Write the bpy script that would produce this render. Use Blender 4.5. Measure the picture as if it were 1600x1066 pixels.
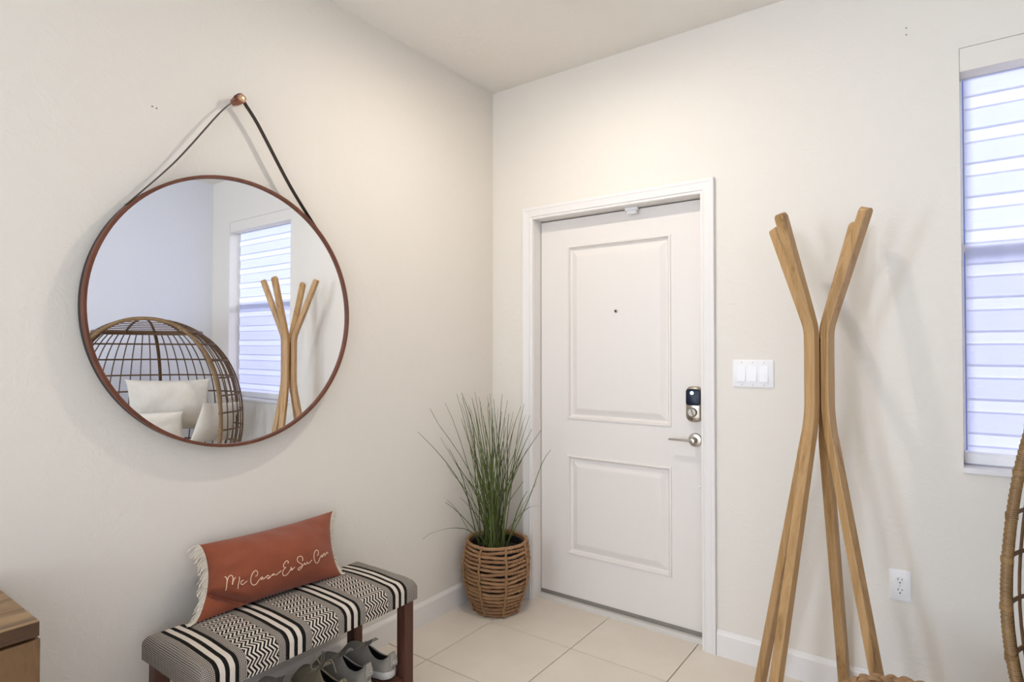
import bpy, bmesh, math, random
from mathutils import Vector, Matrix, noise
random.seed(7)
PI = math.pi
sc = bpy.context.scene
COL = sc.collection
for _o in list(bpy.data.objects): bpy.data.objects.remove(_o)

# ---------------------------------------------------------------- camera, world, lights, exposure
CAM = Vector((2.1033, -2.6967, 1.357))
YAW, PITCH = math.radians(36.1), math.radians(0.87)
cd = bpy.data.cameras.new('camera'); cam = bpy.data.objects.new('camera', cd); COL.objects.link(cam)
cd.sensor_width = 36; cd.lens = 927 / 1600 * 36; cd.clip_start = 0.02
fwd = Vector((-math.sin(YAW) * math.cos(PITCH), math.cos(YAW) * math.cos(PITCH), math.sin(PITCH)))
cam.location = CAM; cam.rotation_euler = fwd.to_track_quat('-Z', 'Y').to_euler()
sc.camera = cam
sc.view_settings.view_transform = 'Standard'; sc.view_settings.look = 'None'
sc.view_settings.gamma = 1; sc.view_settings.use_curve_mapping = False
sc.view_settings.exposure = -0.36

w = bpy.data.worlds.new('sky'); sc.world = w; w.use_nodes = True
bg = w.node_tree.nodes['Background']; bg.inputs[0].default_value = (0.30, 0.42, 0.85, 1); bg.inputs[1].default_value = 0.75

def lamp(name, kind, loc, energy, color, **k):
    d = bpy.data.lights.new(name, kind); d.energy = energy; d.color = color
    for a, b in k.items(): setattr(d, a, b)
    o = bpy.data.objects.new(name, d); COL.objects.link(o); o.location = loc
    return o
# sun on the outside of the front window, it only lights the shade from behind
sun = lamp('sun', 'SUN', (2.6, 3, 4), 7.2, (0.93, 0.95, 1.0), angle=0.5)
sun.rotation_euler = Vector((0.15, -0.85, -0.42)).to_track_quat('-Z', 'Y').to_euler()
# daylight entering by the glass door at the far end of the room, behind the camera
day = lamp('daylight', 'AREA', (0.62, -6.95, 1.15), 98, (0.72, 0.82, 1.0), shape='RECTANGLE', size=0.75, size_y=1.9)
day.rotation_euler = Vector((0, 1, 0)).to_track_quat('-Z', 'Z').to_euler()
# added fill light in an invented left wall opening, well behind the camera
side_fill = lamp('side_fill_light', 'AREA', (-0.04, -4.9, 1.55), 150, (0.60, 0.75, 1.0), shape='RECTANGLE', size=1.3, size_y=1.3)
side_fill.rotation_euler = Vector((1, 0, 0)).to_track_quat('-Z', 'Z').to_euler()
LAMP = Vector((0.88, -0.87, 2.70))
LAMP_STRENGTH = 1060.0

# ---------------------------------------------------------------- helpers
def lin(h):
    h = h.lstrip('#'); r = []
    for i in (0, 2, 4):
        c = int(h[i:i + 2], 16) / 255
        r.append(c / 12.92 if c <= 0.04045 else ((c + 0.055) / 1.055) ** 2.4)
    return (*r, 1)
class NT:
    """small wrapper to build node materials"""
    def __init__(s, name):
        s.m = bpy.data.materials.new(name); s.m.use_nodes = True
        s.t = s.m.node_tree; s.n = s.t.nodes; s.b = s.n['Principled BSDF']; s.out = s.n['Material Output']
    def node(s, typ, **k):
        n = s.n.new(typ)
        for a, v in k.items(): setattr(n, a, v)
        return n
    def link(s, a, b): s.t.links.new(a, b)
    def put(s, inp, v):
        if hasattr(v, 'is_output') or isinstance(v, bpy.types.NodeSocket): s.link(v, inp)
        else: inp.default_value = v
    def math(s, op, a, b=None, c=None):
        n = s.node('ShaderNodeMath', operation=op)
        s.put(n.inputs[0], a)
        if b is not None: s.put(n.inputs[1], b)
        if c is not None: s.put(n.inputs[2], c)
        return n.outputs[0]
    def mix(s, f, a, b):
        n = s.node('ShaderNodeMix', data_type='RGBA')
        s.put(n.inputs[0], f); s.put(n.inputs[6], a); s.put(n.inputs[7], b)
        return n.outputs[2]
    def coord(s, which='Object', scale=(1, 1, 1)):
        tc = s.node('ShaderNodeTexCoord'); mp = s.node('ShaderNodeMapping'); mp.inputs['Scale'].default_value = scale
        s.link(tc.outputs[which], mp.inputs[0]); return mp.outputs[0]
    def noise(s, vec, scale, detail=3, rough=0.5, dist=0):
        n = s.node('ShaderNodeTexNoise'); s.link(vec, n.inputs['Vector'])
        n.inputs['Scale'].default_value = scale; n.inputs['Detail'].default_value = detail
        n.inputs['Roughness'].default_value = rough; n.inputs['Distortion'].default_value = dist
        return n.outputs['Fac']
    def ramp(s, f, stops):
        n = s.node('ShaderNodeValToRGB'); s.link(f, n.inputs[0]); e = n.color_ramp.elements
        while len(e) < len(stops): e.new(0.5)
        for q, (p, c) in zip(e, stops): q.position = p; q.color = c
        return n.outputs[0]
    def bump(s, h, strength, dist=0.01):
        n = s.node('ShaderNodeBump'); n.inputs['Strength'].default_value = strength; n.inputs['Distance'].default_value = dist
        s.link(h, n.inputs['Height']); s.link(n.outputs[0], s.b.inputs['Normal'])
    def set(s, color=None, rough=None, metal=None, spec=None):
        if color is not None: s.put(s.b.inputs['Base Color'], color)
        if rough is not None: s.put(s.b.inputs['Roughness'], rough)
        if metal is not None: s.b.inputs['Metallic'].default_value = metal
        if spec is not None: s.b.inputs['Specular IOR Level'].default_value = spec
        return s
def plain(name, hexc, rough=0.6, metal=0, var=0.06, scale=30, bump=0, spec=None):
    k = NT(name); v = k.coord(); f = k.noise(v, scale)
    c = lin(hexc); d = tuple(x * (1 - var) for x in c[:3]) + (1,)
    k.set(k.mix(f, d, c), rough, metal, spec)
    if bump: k.bump(f, bump, 0.002)
    return k.m
def wall_mat(name, hexc):
    k = NT(name); v = k.coord()
    a = k.noise(v, 14, 4, 0.6, 1.2); b = k.noise(v, 60, 3, 0.6)
    c = lin(hexc); k.set(k.mix(a, tuple(x * 0.985 for x in c[:3]) + (1,), c), 0.75, spec=0.25)
    r = k.ramp(a, [(0.45, (0, 0, 0, 1)), (0.62, (1, 1, 1, 1))])
    h = k.math('ADD', k.math('MULTIPLY', r, 0.7), k.math('MULTIPLY', b, 0.5))
    k.bump(h, 0.12, 0.006)
    return k.m
def wood(name, stops, axis=2, scale=6, stretch=0.06, rough=0.5, dist=1.5):
    k = NT(name); s = [1, 1, 1]; s[axis] = stretch
    oi = k.node('ShaderNodeObjectInfo'); tc = k.node('ShaderNodeTexCoord')
    ad = k.node('ShaderNodeVectorMath', operation='ADD'); k.link(tc.outputs['Object'], ad.inputs[0])
    cb = k.node('ShaderNodeCombineXYZ'); k.link(k.math('MULTIPLY', oi.outputs['Random'], 7.0), cb.inputs[0]); k.link(k.math('MULTIPLY', oi.outputs['Random'], 3.0), cb.inputs[1])
    k.link(cb.outputs[0], ad.inputs[1])
    mp = k.node('ShaderNodeMapping'); mp.inputs['Scale'].default_value = s; k.link(ad.outputs[0], mp.inputs[0])
    a = k.noise(mp.outputs[0], scale, 5, 0.6, dist); b = k.noise(mp.outputs[0], scale * 9, 3, 0.7)
    f = k.math('ADD', k.math('MULTIPLY', a, 0.75), k.math('MULTIPLY', b, 0.25))
    k.set(k.ramp(f, stops), rough, spec=0.35); k.bump(b, 0.12, 0.001)
    return k.m

class MB:
    """collects geometry for ONE mesh object"""
    def __init__(s): s.v = []; s.f = []; s.mi = []; s.uv = {}
    def add(s, vs, fs, mi=0):
        o = len(s.v); s.v += [tuple(p) for p in vs]; s.f += [tuple(i + o for i in f) for f in fs]; s.mi += [mi] * len(fs)
        return s
    def box(s, a, b, mi=0):
        (x0, y0, z0), (x1, y1, z1) = a, b
        return s.add([(x0, y0, z0), (x1, y0, z0), (x1, y1, z0), (x0, y1, z0), (x0, y0, z1), (x1, y0, z1), (x1, y1, z1), (x0, y1, z1)],
              [(0, 3, 2, 1), (4, 5, 6, 7), (0, 1, 5, 4), (1, 2, 6, 5), (2, 3, 7, 6), (3, 0, 4, 7)], mi)
    def loft(s, rings, closed=True, caps=True, mi=0):
        n = len(rings[0]); vs = [p for r in rings for p in r]; fs = []
        for i in range(len(rings) - 1):
            for j in range(n if closed else n - 1):
                k = (j + 1) % n
                fs.append((i * n + j, i * n + k, (i + 1) * n + k, (i + 1) * n + j))
        if caps:
            fs.append(tuple(range(n - 1, -1, -1))); fs.append(tuple((len(rings) - 1) * n + j for j in range(n)))
        return s.add(vs, fs, mi)
    def tube(s, pts, r, n=8, closed=False, caps=True, mi=0, rx=None):
        pts = [Vector(p) for p in pts]; m = len(pts); rings = []; up = None
        for i, p in enumerate(pts):
            if closed: t = pts[(i + 1) % m] - pts[i - 1]
            else: t = pts[min(i + 1, m - 1)] - pts[max(i - 1, 0)]
            if t.length < 1e-9: t = Vector((0, 0, 1))
            t.normalize()
            if up is None:
                up = Vector((0, 0, 1)) if abs(t.z) < 0.9 else Vector((1, 0, 0))
            a = up - t * up.dot(t)
            if a.length < 1e-6: a = t.orthogonal()
            a.normalize(); up = a; b = t.cross(a)
            rr = r(i / (m - 1)) if callable(r) else r
            rings.append([p + a * (rr * math.cos(2 * PI * j / n)) + b * ((rr if rx is None else rr * rx) * math.sin(2 * PI * j / n)) for j in range(n)])
        if closed: rings.append(rings[0]); caps = False
        return s.loft(rings, True, caps, mi)
    def lathe(s, prof, c=(0, 0, 0), n=32, axis='Z', mi=0):
        rings = []
        for r, h in prof:
            ring = []
            for j in range(n):
                a = 2 * PI * j / n; x, y = r * math.cos(a), r * math.sin(a)
                q = {'Z': (x, y, h), 'X': (h, x, y), 'Y': (y, h, x)}[axis]
                ring.append((c[0] + q[0], c[1] + q[1], c[2] + q[2]))
            rings.append(ring)
        return s.loft(rings, True, True, mi)
    def prism(s, outline, d0, d1, axis='Y', mi=0):
        """2-D outline extruded along an axis; outline in the two other axes"""
        def q(p, d): return {'Y': (p[0], d, p[1]), 'X': (d, p[0], p[1]), 'Z': (p[0], p[1], d)}[axis]
        return s.loft([[q(p, d0) for p in outline], [q(p, d1) for p in outline]], True, True, mi)
    def build(s, name, mat, parent=None, smooth=False, bevel=0, seg=2, solid=None, angle=40):
        me = bpy.data.meshes.new(name); me.from_pydata(s.v, [], s.f); me.validate()
        bm = bmesh.new(); bm.from_mesh(me); bmesh.ops.recalc_face_normals(bm, faces=bm.faces); bm.to_mesh(me); bm.free()
        if solid:
            c = sum((Vector(p) for p in s.v), Vector()) / len(s.v); c.z *= 0.5
            if sum((f.normal.dot(f.center - c) * f.area) for f in me.polygons) < 0: me.flip_normals()
        for m in (mat if isinstance(mat, (list, tuple)) else [mat]): me.materials.append(m)
        if len(s.mi) == len(me.polygons): me.polygons.foreach_set('material_index', s.mi)
        if smooth:
            me.polygons.foreach_set('use_smooth', [True] * len(me.polygons))
            if smooth != 'all': me.set_sharp_from_angle(angle=math.radians(angle))
        o = bpy.data.objects.new(name, me); COL.objects.link(o)
        if parent is not None: o.parent = parent
        if solid:
            md = o.modifiers.new('solid', 'SOLIDIFY'); md.thickness = solid; md.offset = -1; md.material_offset = len(me.materials) - 1
        if bevel:
            md = o.modifiers.new('bevel', 'BEVEL'); md.width = bevel; md.segments = seg; md.limit_method = 'ANGLE'; md.harden_normals = False
        return o
def tag(o, label, cat, group=None):
    o['label'] = label; o['category'] = cat
    if group: o['group'] = group
    return o
def thing(name, label, cat, loc=(0, 0, 0), group=None):
    o = bpy.data.objects.new(name, None); COL.objects.link(o); o.location = loc; o.empty_display_size = 0.1
    return tag(o, label, cat, group)
def struct(o, label=None, cat=None):
    o['kind'] = 'structure'
    if label: o['label'] = label
    if cat: o['category'] = cat
    return o
def empty(name, loc=(0, 0, 0)):
    o = bpy.data.objects.new(name, None); COL.objects.link(o); o.location = loc; o.empty_display_size = 0.1
    return o
def smooth_path(pts, sub=6):
    """Catmull-Rom through 2-D or 3-D points"""
    P = [Vector(p) for p in pts]; out = []
    for i in range(len(P) - 1):
        a, b, c, d = P[max(i - 1, 0)], P[i], P[i + 1], P[min(i + 2, len(P) - 1)]
        for k in range(sub):
            t = k / sub
            out.append(0.5 * ((2 * b) + (c - a) * t + (2 * a - 5 * b + 4 * c - d) * t * t + (3 * b - a - 3 * c + d) * t ** 3))
    out.append(P[-1]); return out
def rrect(x0, z0, x1, z1, r, n=5):
    o = []
    for cx, cz, a0 in ((x1 - r, z1 - r, 0), (x0 + r, z1 - r, 90), (x0 + r, z0 + r, 180), (x1 - r, z0 + r, 270)):
        for i in range(n + 1):
            a = math.radians(a0 + 90 * i / n); o.append((cx + r * math.cos(a), cz + r * math.sin(a)))
    return o

# ---------------------------------------------------------------- materials
M = {}
M['wall'] = wall_mat('wall_paint', 'ebe3d6')
M['wall_right'] = wall_mat('wall_paint_cool_lit', 'ecebec')  # bluish light falling on the right wall is put into its paint colour
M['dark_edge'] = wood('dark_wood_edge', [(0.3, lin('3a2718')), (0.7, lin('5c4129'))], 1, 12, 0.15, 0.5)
M['ceiling'] = wall_mat('ceiling_paint', 'f1eadf')
M['trim'] = plain('trim_paint', 'efe9e2', 0.4, var=0.02, spec=0.4)
M['door'] = plain('door_paint', 'ece4db', 0.42, var=0.02, spec=0.4)
M['plastic'] = plain('white_plastic', 'f4f1ee', 0.35, var=0.02)
M['slot'] = plain('dark_slot', '2a2622', 0.7)
M['nickel'] = plain('satin_nickel', 'b5ab9c', 0.28, 1.0)
M['black_gloss'] = plain('black_glass', '141c2c', 0.3, var=0.02, spec=0.25)
M['led'] = NT('lit_button'); _k = M['led']; _k.set((0.7, 0.8, 1, 1), 0.4); _k.b.inputs['Emission Color'].default_value = (0.75, 0.85, 1, 1); _k.b.inputs['Emission Strength'].default_value = 1.6; M['led'] = _k.m
M['rack'] = wood('pale_oak', [(0.30, lin('7d5a36')), (0.43, lin('ab8556')), (0.56, lin('bd9768')), (0.72, lin('a47d50'))], 2, 17, 0.045, 0.42)
M['walnut'] = wood('mirror_walnut', [(0.3, lin('57301f')), (0.7, lin('7c4a34'))], 2, 20, 0.2, 0.4)
M['bench_wood'] = wood('dark_red_wood', [(0.3, lin('40211a')), (0.7, lin('66402f'))], 2, 16, 0.08, 0.4)
M['acacia'] = wood('acacia_top', [(0.28, lin('503a24')), (0.45, lin('7a5d3c')), (0.6, lin('9c7c54')), (0.75, lin('624a30'))], 1, 7, 0.12, 0.4, 2.5)
M['acacia_front'] = wood('acacia_front', [(0.28, lin('3f2b1b')), (0.5, lin('7a5a3a')), (0.75, lin('543b26'))], 2, 8, 0.2, 0.45, 2)
M['leather'] = plain('dark_leather', '2a1d15', 0.5)
M['peg'] = plain('peg_wood', '9a5a3c', 0.35)
M['brass'] = plain('peg_cap', 'd8b28c', 0.25, 0.6)
def mirror_mat():
    k = NT('mirror_silver'); k.set((0.95, 0.965, 0.99, 1), 0.0, 1.0); return k.m
M['mirror'] = mirror_mat()
def tile_mat():
    k = NT('floor_tile'); oi = k.node('ShaderNodeObjectInfo'); v = k.coord('Object')
    a = k.noise(v, 5, 5, 0.6); f = k.math('ADD', k.math('MULTIPLY', a, 0.8), k.math('MULTIPLY', oi.outputs['Random'], 0.3))
    k.set(k.ramp(f, [(0.25, lin('dfd2c0')), (0.8, lin('ebe0d0'))]), 0.38, spec=0.4); return k.m
M['tile'] = tile_mat()
M['grout'] = plain('grout', '958874', 0.9)
def weave(name, c0, c1, scale, axis=2, rough=0.6, spec=0.3):
    k = NT(name); v = k.coord(); wv = k.node('ShaderNodeTexWave', wave_type='BANDS', bands_direction='XYZ'[axis])
    k.link(v, wv.inputs[0]); wv.inputs['Scale'].default_value = scale; wv.inputs['Distortion'].default_value = 1.5; wv.inputs['Detail'].default_value = 2
    n = k.noise(v, 25, 4); oi = k.node('ShaderNodeObjectInfo'); f = k.math('ADD', k.math('MULTIPLY', wv.outputs['Fac'], 0.30), k.math('ADD', k.math('MULTIPLY', n, 0.45), k.math('MULTIPLY', oi.outputs['Random'], 0.22)))
    k.set(k.ramp(f, [(0.2, lin(c0)), (0.7, lin(c1))]), rough, spec=spec); k.bump(wv.outputs['Fac'], 0.3, 0.002); return k.m
M['rattan'] = weave('brown_rattan', '5e4528', '967445', 55, 2, 0.42, 0.5)
M['rattan_dark'] = weave('brown_wicker_strand', '4a3522', '745638', 60, 2, 0.45)
M['coil'] = weave('woven_rush', '80593f', 'b68f66', 60, 0, 0.7)
M['cord'] = plain('binding_cord', 'a67e56', 0.8, var=0.3, scale=60, bump=0.4)
M['braid'] = plain('braided_rush', 'b98e60', 0.65, var=0.55, scale=22, bump=0.3)
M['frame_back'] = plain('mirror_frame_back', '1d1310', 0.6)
M['soil'] = plain('dark_soil', '2a1f16', 0.95, var=0.5, scale=60, bump=0.8)
M['pot'] = plain('black_pot', '1c1a18', 0.6)
M['blade'] = plain('grass_blade', '64742e', 0.5, var=0.55, scale=9)
M['blade_dry'] = plain('grass_blade_dark', '4a4a26', 0.55, var=0.5, scale=9)
def cloth(name, h0, h1, scale=900, bump=0.25):
    k = NT(name); v = k.coord(); n = k.noise(v, 18, 4, 0.6); n2 = k.noise(v, scale * 0.3, 2)
    k.set(k.mix(n, lin(h0), lin(h1)), 0.9, spec=0.15); k.b.inputs['Sheen Weight'].default_value = 0.2
    k.bump(k.math('ADD', k.math('MULTIPLY', n, 0.9), k.math('MULTIPLY', n2, 0.25)), bump, 0.006); return k.m
M['terracotta'] = cloth('terracotta_linen', '86452f', '9c573c')
M['cream'] = cloth('cream_yarn', 'd8cbb4', 'efe6d6')
M['thread'] = plain('pale_thread', 'f0cdb0', 0.8)
M['white_cloth'] = cloth('white_cushion', 'd8ccb8', 'e8dfd0', 300, 0.5)
M['shoe_grey'] = cloth('grey_mesh', '8f887c', 'aba498', 600)
M['shoe_light'] = plain('pale_grey_suede', 'b4ac9f', 0.8)
M['shoe_tan'] = cloth('khaki_canvas', '8a7d62', 'ada083', 600)
M['shoe_black'] = cloth('black_mesh', '1d1c1b', '2c2a29', 600)
M['lining'] = plain('dark_lining', '2e2e2a', 0.9)
M['sole'] = plain('white_rubber', 'd6d0c6', 0.6)
M['lace'] = plain('pale_lace', 'b3a88e', 0.85)
def shade_mat(name, col, amt):
    k = NT(name); k.n.remove(k.b)
    d = k.node('ShaderNodeBsdfDiffuse'); t = k.node('ShaderNodeBsdfTranslucent'); mx = k.node('ShaderNodeMixShader')
    v = k.coord('Object', (1, 1, 160)); n = k.noise(v, 4, 2); c = k.mix(n, tuple(x * 0.95 for x in col) + (1,), col + (1,))
    k.link(c, d.inputs[0]); k.link(c, t.inputs[0]); mx.inputs[0].default_value = amt
    k.link(d.outputs[0], mx.inputs[1]); k.link(t.outputs[0], mx.inputs[2]); k.link(mx.outputs[0], k.out.inputs[0]); return k.m
M['sheer'] = shade_mat('shade_bright_band', (0.93, 0.93, 0.97), 0.72)
M['band'] = shade_mat('shade_dim_band', (0.89, 0.89, 0.97), 0.70)
def glass_mat(name, col, gloss=0.06):
    k = NT(name); k.n.remove(k.b)
    t = k.node('ShaderNodeBsdfTransparent'); g = k.node('ShaderNodeBsdfGlossy'); mx = k.node('ShaderNodeMixShader')
    t.inputs[0].default_value = col; g.inputs['Roughness'].default_value = 0.02
    lw = k.node('ShaderNodeLayerWeight'); lw.inputs[0].default_value = 0.2
    k.link(k.math('MULTIPLY', lw.outputs['Fresnel'], gloss * 8), mx.inputs[0])
    k.link(t.outputs[0], mx.inputs[1]); k.link(g.outputs[0], mx.inputs[2]); k.link(mx.outputs[0], k.out.inputs[0]); return k.m
M['glass'] = glass_mat('window_glass', (0.95, 0.97, 1, 1))
M['screen'] = glass_mat('insect_screen', (0.90, 0.89, 0.94, 1), 0.01)
def bulb_mat(name, LAMP_STRENGTH):
    k = NT(name); k.set((1, 1, 1, 1), 0.5); k.b.inputs['Emission Color'].default_value = (1.0, 0.925, 0.835, 1); k.b.inputs['Emission Strength'].default_value = LAMP_STRENGTH; return k.m
M['bulb'] = bulb_mat('lamp_disc', LAMP_STRENGTH); M['panel'] = bulb_mat('fill_panel_glow', 5.5)

# ---------------------------------------------------------------- room shell
CEIL, X1, Y0 = 2.842, 3.38, -7.0
DX0, DX1, DZ = 0.283, 1.205, 2.072           # door opening
WX0, WX1, WZ0, WZ1 = 2.155, 3.085, 0.934, 2.458   # window opening
T = 0.18
fl = MB().box((-0.1, Y0 - 0.1, -0.06), (X1 + 0.1, T, -0.004)).build('floor', M['grout']); struct(fl, 'beige tiled floor', None)
S, G = 0.4573, 0.004
shared = {}
for i in range(-1, 8):
    for j in range(0, 17):
        x0 = 0.2586 + i * S - S + G / 2 + S; x1 = x0 + S - G; y1 = -0.342 - (j - 1) * S - G / 2; y0 = y1 - S + G
        x0, x1, y0, y1 = max(x0, 0.001), min(x1, X1 - 0.001), max(y0, Y0 + 0.001), min(y1, 0.06 if (x0 > DX0 - 0.2 and x1 < DX1 + 0.3) else -0.001)
        y1 = min(y1, -0.001)
        if x1 - x0 < 0.01 or y1 - y0 < 0.01: continue
        key = (round(x1 - x0, 3), round(y1 - y0, 3))
        if key not in shared:
            hx, hy = (x1 - x0) / 2, (y1 - y0) / 2; e = 0.0015
            mb = MB(); R = lambda k, z: [(-hx + k, -hy + k, z), (hx - k, -hy + k, z), (hx - k, hy - k, z), (-hx + k, hy - k, z)]
            mb.loft([R(0, -0.004), R(0, -e), R(e, 0)], True, True)
            o = mb.build('tile', M['tile'], fl); shared[key] = o
        else:
            o = shared[key].copy(); COL.objects.link(o)
        o.location = ((x0 + x1) / 2, (y0 + y1) / 2, 0)
for xa, xb in ((DX0, 0.714), (0.718, 1.1713), (1.1753, DX1)):
    MB().box((xa, -0.0026, -0.004), (xb, 0.041, 0.0001)).build('tile', M['tile'], fl)
struct(MB().box((-0.1, Y0 - 0.1, CEIL), (X1 + 0.1, T, CEIL + 0.1)).build('ceiling', M['ceiling']), 'cream painted ceiling')
mb = MB()
for a, b in (((-0.15, Y0 - 0.1, -0.05), (0, -5.55, CEIL)), ((-0.15, -4.25, -0.05), (0, T, CEIL)), ((-0.15, -5.55, -0.05), (0, -4.25, 0.9)), ((-0.15, -5.55, 2.2), (0, -4.25, CEIL))): mb.box(a, b)  # the gap in this wall is invented, to let the side fill in
wl = struct(mb.build('wall_left', M['wall']), 'cream textured wall behind the round mirror')
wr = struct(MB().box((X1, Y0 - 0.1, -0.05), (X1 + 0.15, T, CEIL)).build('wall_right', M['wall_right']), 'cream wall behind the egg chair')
mb = MB()
for a, b in (((0, 0, 0), (DX0 - 0.02, T, CEIL)), ((DX0 - 0.02, 0, DZ + 0.02), (DX1 + 0.02, T, CEIL)), ((DX1 + 0.02, 0, 0), (WX0, T, CEIL)),
             ((WX0, 0, 0), (WX1, T, WZ0 - 0.02)), ((WX0, 0, WZ1), (WX1, T, CEIL)), ((WX1, 0, 0), (X1, T, CEIL))): mb.box(a, b)
wf = struct(mb.build('wall_front', M['wall']), 'cream textured wall with the white front door')
mb = MB()
for a, b in (((0, Y0 - 0.1, 0), (0.2, Y0, CEIL)), ((1.04, Y0 - 0.1, 0), (X1, Y0, CEIL)), ((0.2, Y0 - 0.1, 2.15), (1.04, Y0, CEIL)), ((0.2, Y0 - 0.1, 0), (1.04, Y0, 0.12))): mb.box(a, b)
struct(mb.build('wall_back', M['wall']), 'cream wall at the far end behind the viewer')
# nail holes
for nm, par, c, ax in (('nail_hole', wl, (0.0006, -1.825, 2.160), 'X'), ('nail_hole', wl, (0.0006, -1.812, 2.158), 'X'), ('nail_hole', wf, (1.996, -0.0006, 2.584), 'Y'), ('nail_hole', wf, (1.996, -0.0006, 2.558), 'Y')):
    MB().lathe([(0.0005, -0.0004), (0.003, 0), (0.001, 0.0005)], c, 8, ax).build(nm, plain('hole', '8a7a68', 0.9) if 'hole' not in bpy.data.materials else bpy.data.materials['hole'], par)
def baseboard(name, p0, p1, nrm):
    p0, p1, n = Vector((*p0, 0)), Vector((*p1, 0)), Vector((*nrm, 0))
    prof = [(0, 0), (0.014, 0), (0.014, 0.094), (0.011, 0.102), (0.006, 0.108), (0.004, 0.113), (0, 0.113)]
    mb = MB(); mb.loft([[p + n * d + Vector((0, 0, h)) for d, h in prof] for p in (p0, p1)])
    return struct(mb.build(name, M['trim']))
baseboard('baseboard_left', (0, Y0), (0, 0), (1, 0))
baseboard('baseboard_front', (0.014, 0), (0.218, 0), (0, -1))
baseboard('baseboard_front', (1.272, 0), (X1, 0), (0, -1))
baseboard('baseboard_right', (X1, Y0), (X1, -0.014), (-1, 0))

# ---------------------------------------------------------------- front door
d = empty('door_1'); struct(d, 'white two panel front door with keypad lock')
SY = 0.074
sx0, sx1, sz0, sz1 = 0.287, 1.201, 0.028, 2.066
px0, px1 = 0.452, 1.036; pz = ((0.262, 0.794), (0.984, 1.921))
mb = MB()
for a, b in (((sx0, sz0), (px0, sz1)), ((px1, sz0), (sx1, sz1)), ((px0, sz0), (px1, pz[0][0])), ((px0, pz[0][1]), (px1, pz[1][0])), ((px0, pz[1][1]), (px1, sz1))):
    mb.box((a[0], SY, a[1]), (b[0], SY + 0.044, b[1]))
mb.box((px0 - 0.01, SY + 0.02, sz0 + 0.01), (px1 + 0.01, SY + 0.04, sz1 - 0.01))
mb.build('door_slab', M['door'], d)
for z0, z1 in pz:
    mb = MB(); rings = []
    for k, y in ((0, 0.0), (0.003, -0.005), (0.010, -0.006), (0.014, -0.001), (0.017, 0.010), (0.024, 0.0140), (0.030, 0.0130), (0.058, 0.001), (0.064, 0.0)):
        rings.append([(px0 + k, SY + y, z0 + k), (px1 - k, SY + y, z0 + k), (px1 - k, SY + y, z1 - k), (px0 + k, SY + y, z1 - k)])
    mb.loft(rings, True, False); n = len(mb.v); mb.f.append((n - 4, n - 3, n - 2, n - 1)); mb.mi.append(0)
    mb.build('door_panel', M['door'], d)
ph = MB().lathe([(0.001, 0), (0.0085, 0), (0.0085, -0.005), (0.006, -0.007), (0.001, -0.007)], (0.744, SY, 1.557), 16, 'Y').build('peephole', M['nickel'], d, True)
MB().lathe([(0.001, 0), (0.0062, 0), (0.005, -0.0015), (0.001, -0.002)], (0.744, SY - 0.0065, 1.557), 16, 'Y').build('lens', M['black_gloss'], ph, True)
# keypad deadbolt
lx0, lx1, lz0, lz1 = 1.114, 1.190, 1.020, 1.186
lk = MB()
lk.loft([[(x, y, z) for x, z in rrect(lx0 + k, lz0 + k, lx1 - k, lz1 - k, 0.028 - k)] for k, y in ((0, SY), (0, SY - 0.020), (0.004, SY - 0.027), (0.010, SY - 0.030))])
lock = lk.build('deadbolt_lock', M['nickel'], d, True)
MB().loft([[(x, y, z) for x, z in rrect(lx0 + 0.004 + k, 1.098 + k, lx1 - 0.004 - k, lz1 - 0.012 - k, 0.012)] for k, y in ((0, SY - 0.026), (0, SY - 0.032), (0.003, SY - 0.0335))]).build('keypad', M['black_gloss'], lock, True)
MB().lathe([(0.001, 0), (0.0085, 0), (0.0085, -0.002), (0.001, -0.002)], (1.147, SY - 0.0325, 1.156), 20, 'Y').build('lit_button', M['led'], lock)
tt = MB().lathe([(0.001, 0), (0.021, 0), (0.021, -0.012), (0.018, -0.016), (0.001, -0.016)], (1.150, SY - 0.029, 1.066), 24, 'Y')
tt.loft([[(1.150 + sx * math.cos(0.35) - sz * math.sin(0.35), y, 1.066 + sx * math.sin(0.35) + sz * math.cos(0.35)) for sx, sz in ((-0.004, -0.017), (0.004, -0.017), (0.004, 0.017), (-0.004, 0.017))] for y in (SY - 0.044, SY - 0.060)])
tt.build('thumb_turn', M['nickel'], lock, True)
MB().lathe([(0.0005, 0), (0.0035, 0), (0.0005, -0.0012)], (1.146, SY - 0.030, 1.032), 10, 'Y').build('screw', M['slot'], lock)
hd = MB().lathe([(0.001, 0), (0.032, 0), (0.032, -0.004), (0.028, -0.009), (0.014, -0.011), (0.0125, -0.04), (0.0125, -0.055), (0.001, -0.056)], (1.152, SY, 0.934), 28, 'Y').build('door_handle', M['nickel'], d, True)
mb = MB(); mb.loft([[(x, SY - 0.047 + 0.006 * sy, 0.934 + 0.0085 * s * sz) for sy, sz in ((-1, -0.7), (1, -0.7), (1, 0.7), (-1, 0.7))] for x, s in ((1.158, 1.1), (1.12, 0.9), (1.06, 0.75), (1.038, 0.65))])
mb.build('lever', M['nickel'], hd, True, bevel=0.002)
MB().lathe([(0.0005, 0), (0.0022, 0), (0.0005, -0.001)], (1.142, SY - 0.0095, 0.953), 8, 'Y').build('keyhole', M['slot'], hd)
MB().lathe([(0.0005, 0), (0.006, 0), (0.004, -0.004), (0.0005, -0.005)], (1.172, SY, 0.716), 12, 'Y').build('stop_bumper', M['plastic'], d, True)
MB().box((sx0, SY - 0.004, 0.024), (sx1, SY + 0.03, 0.04)).build('door_sweep', plain('sweep', '8a8378', 0.7), d)
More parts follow.
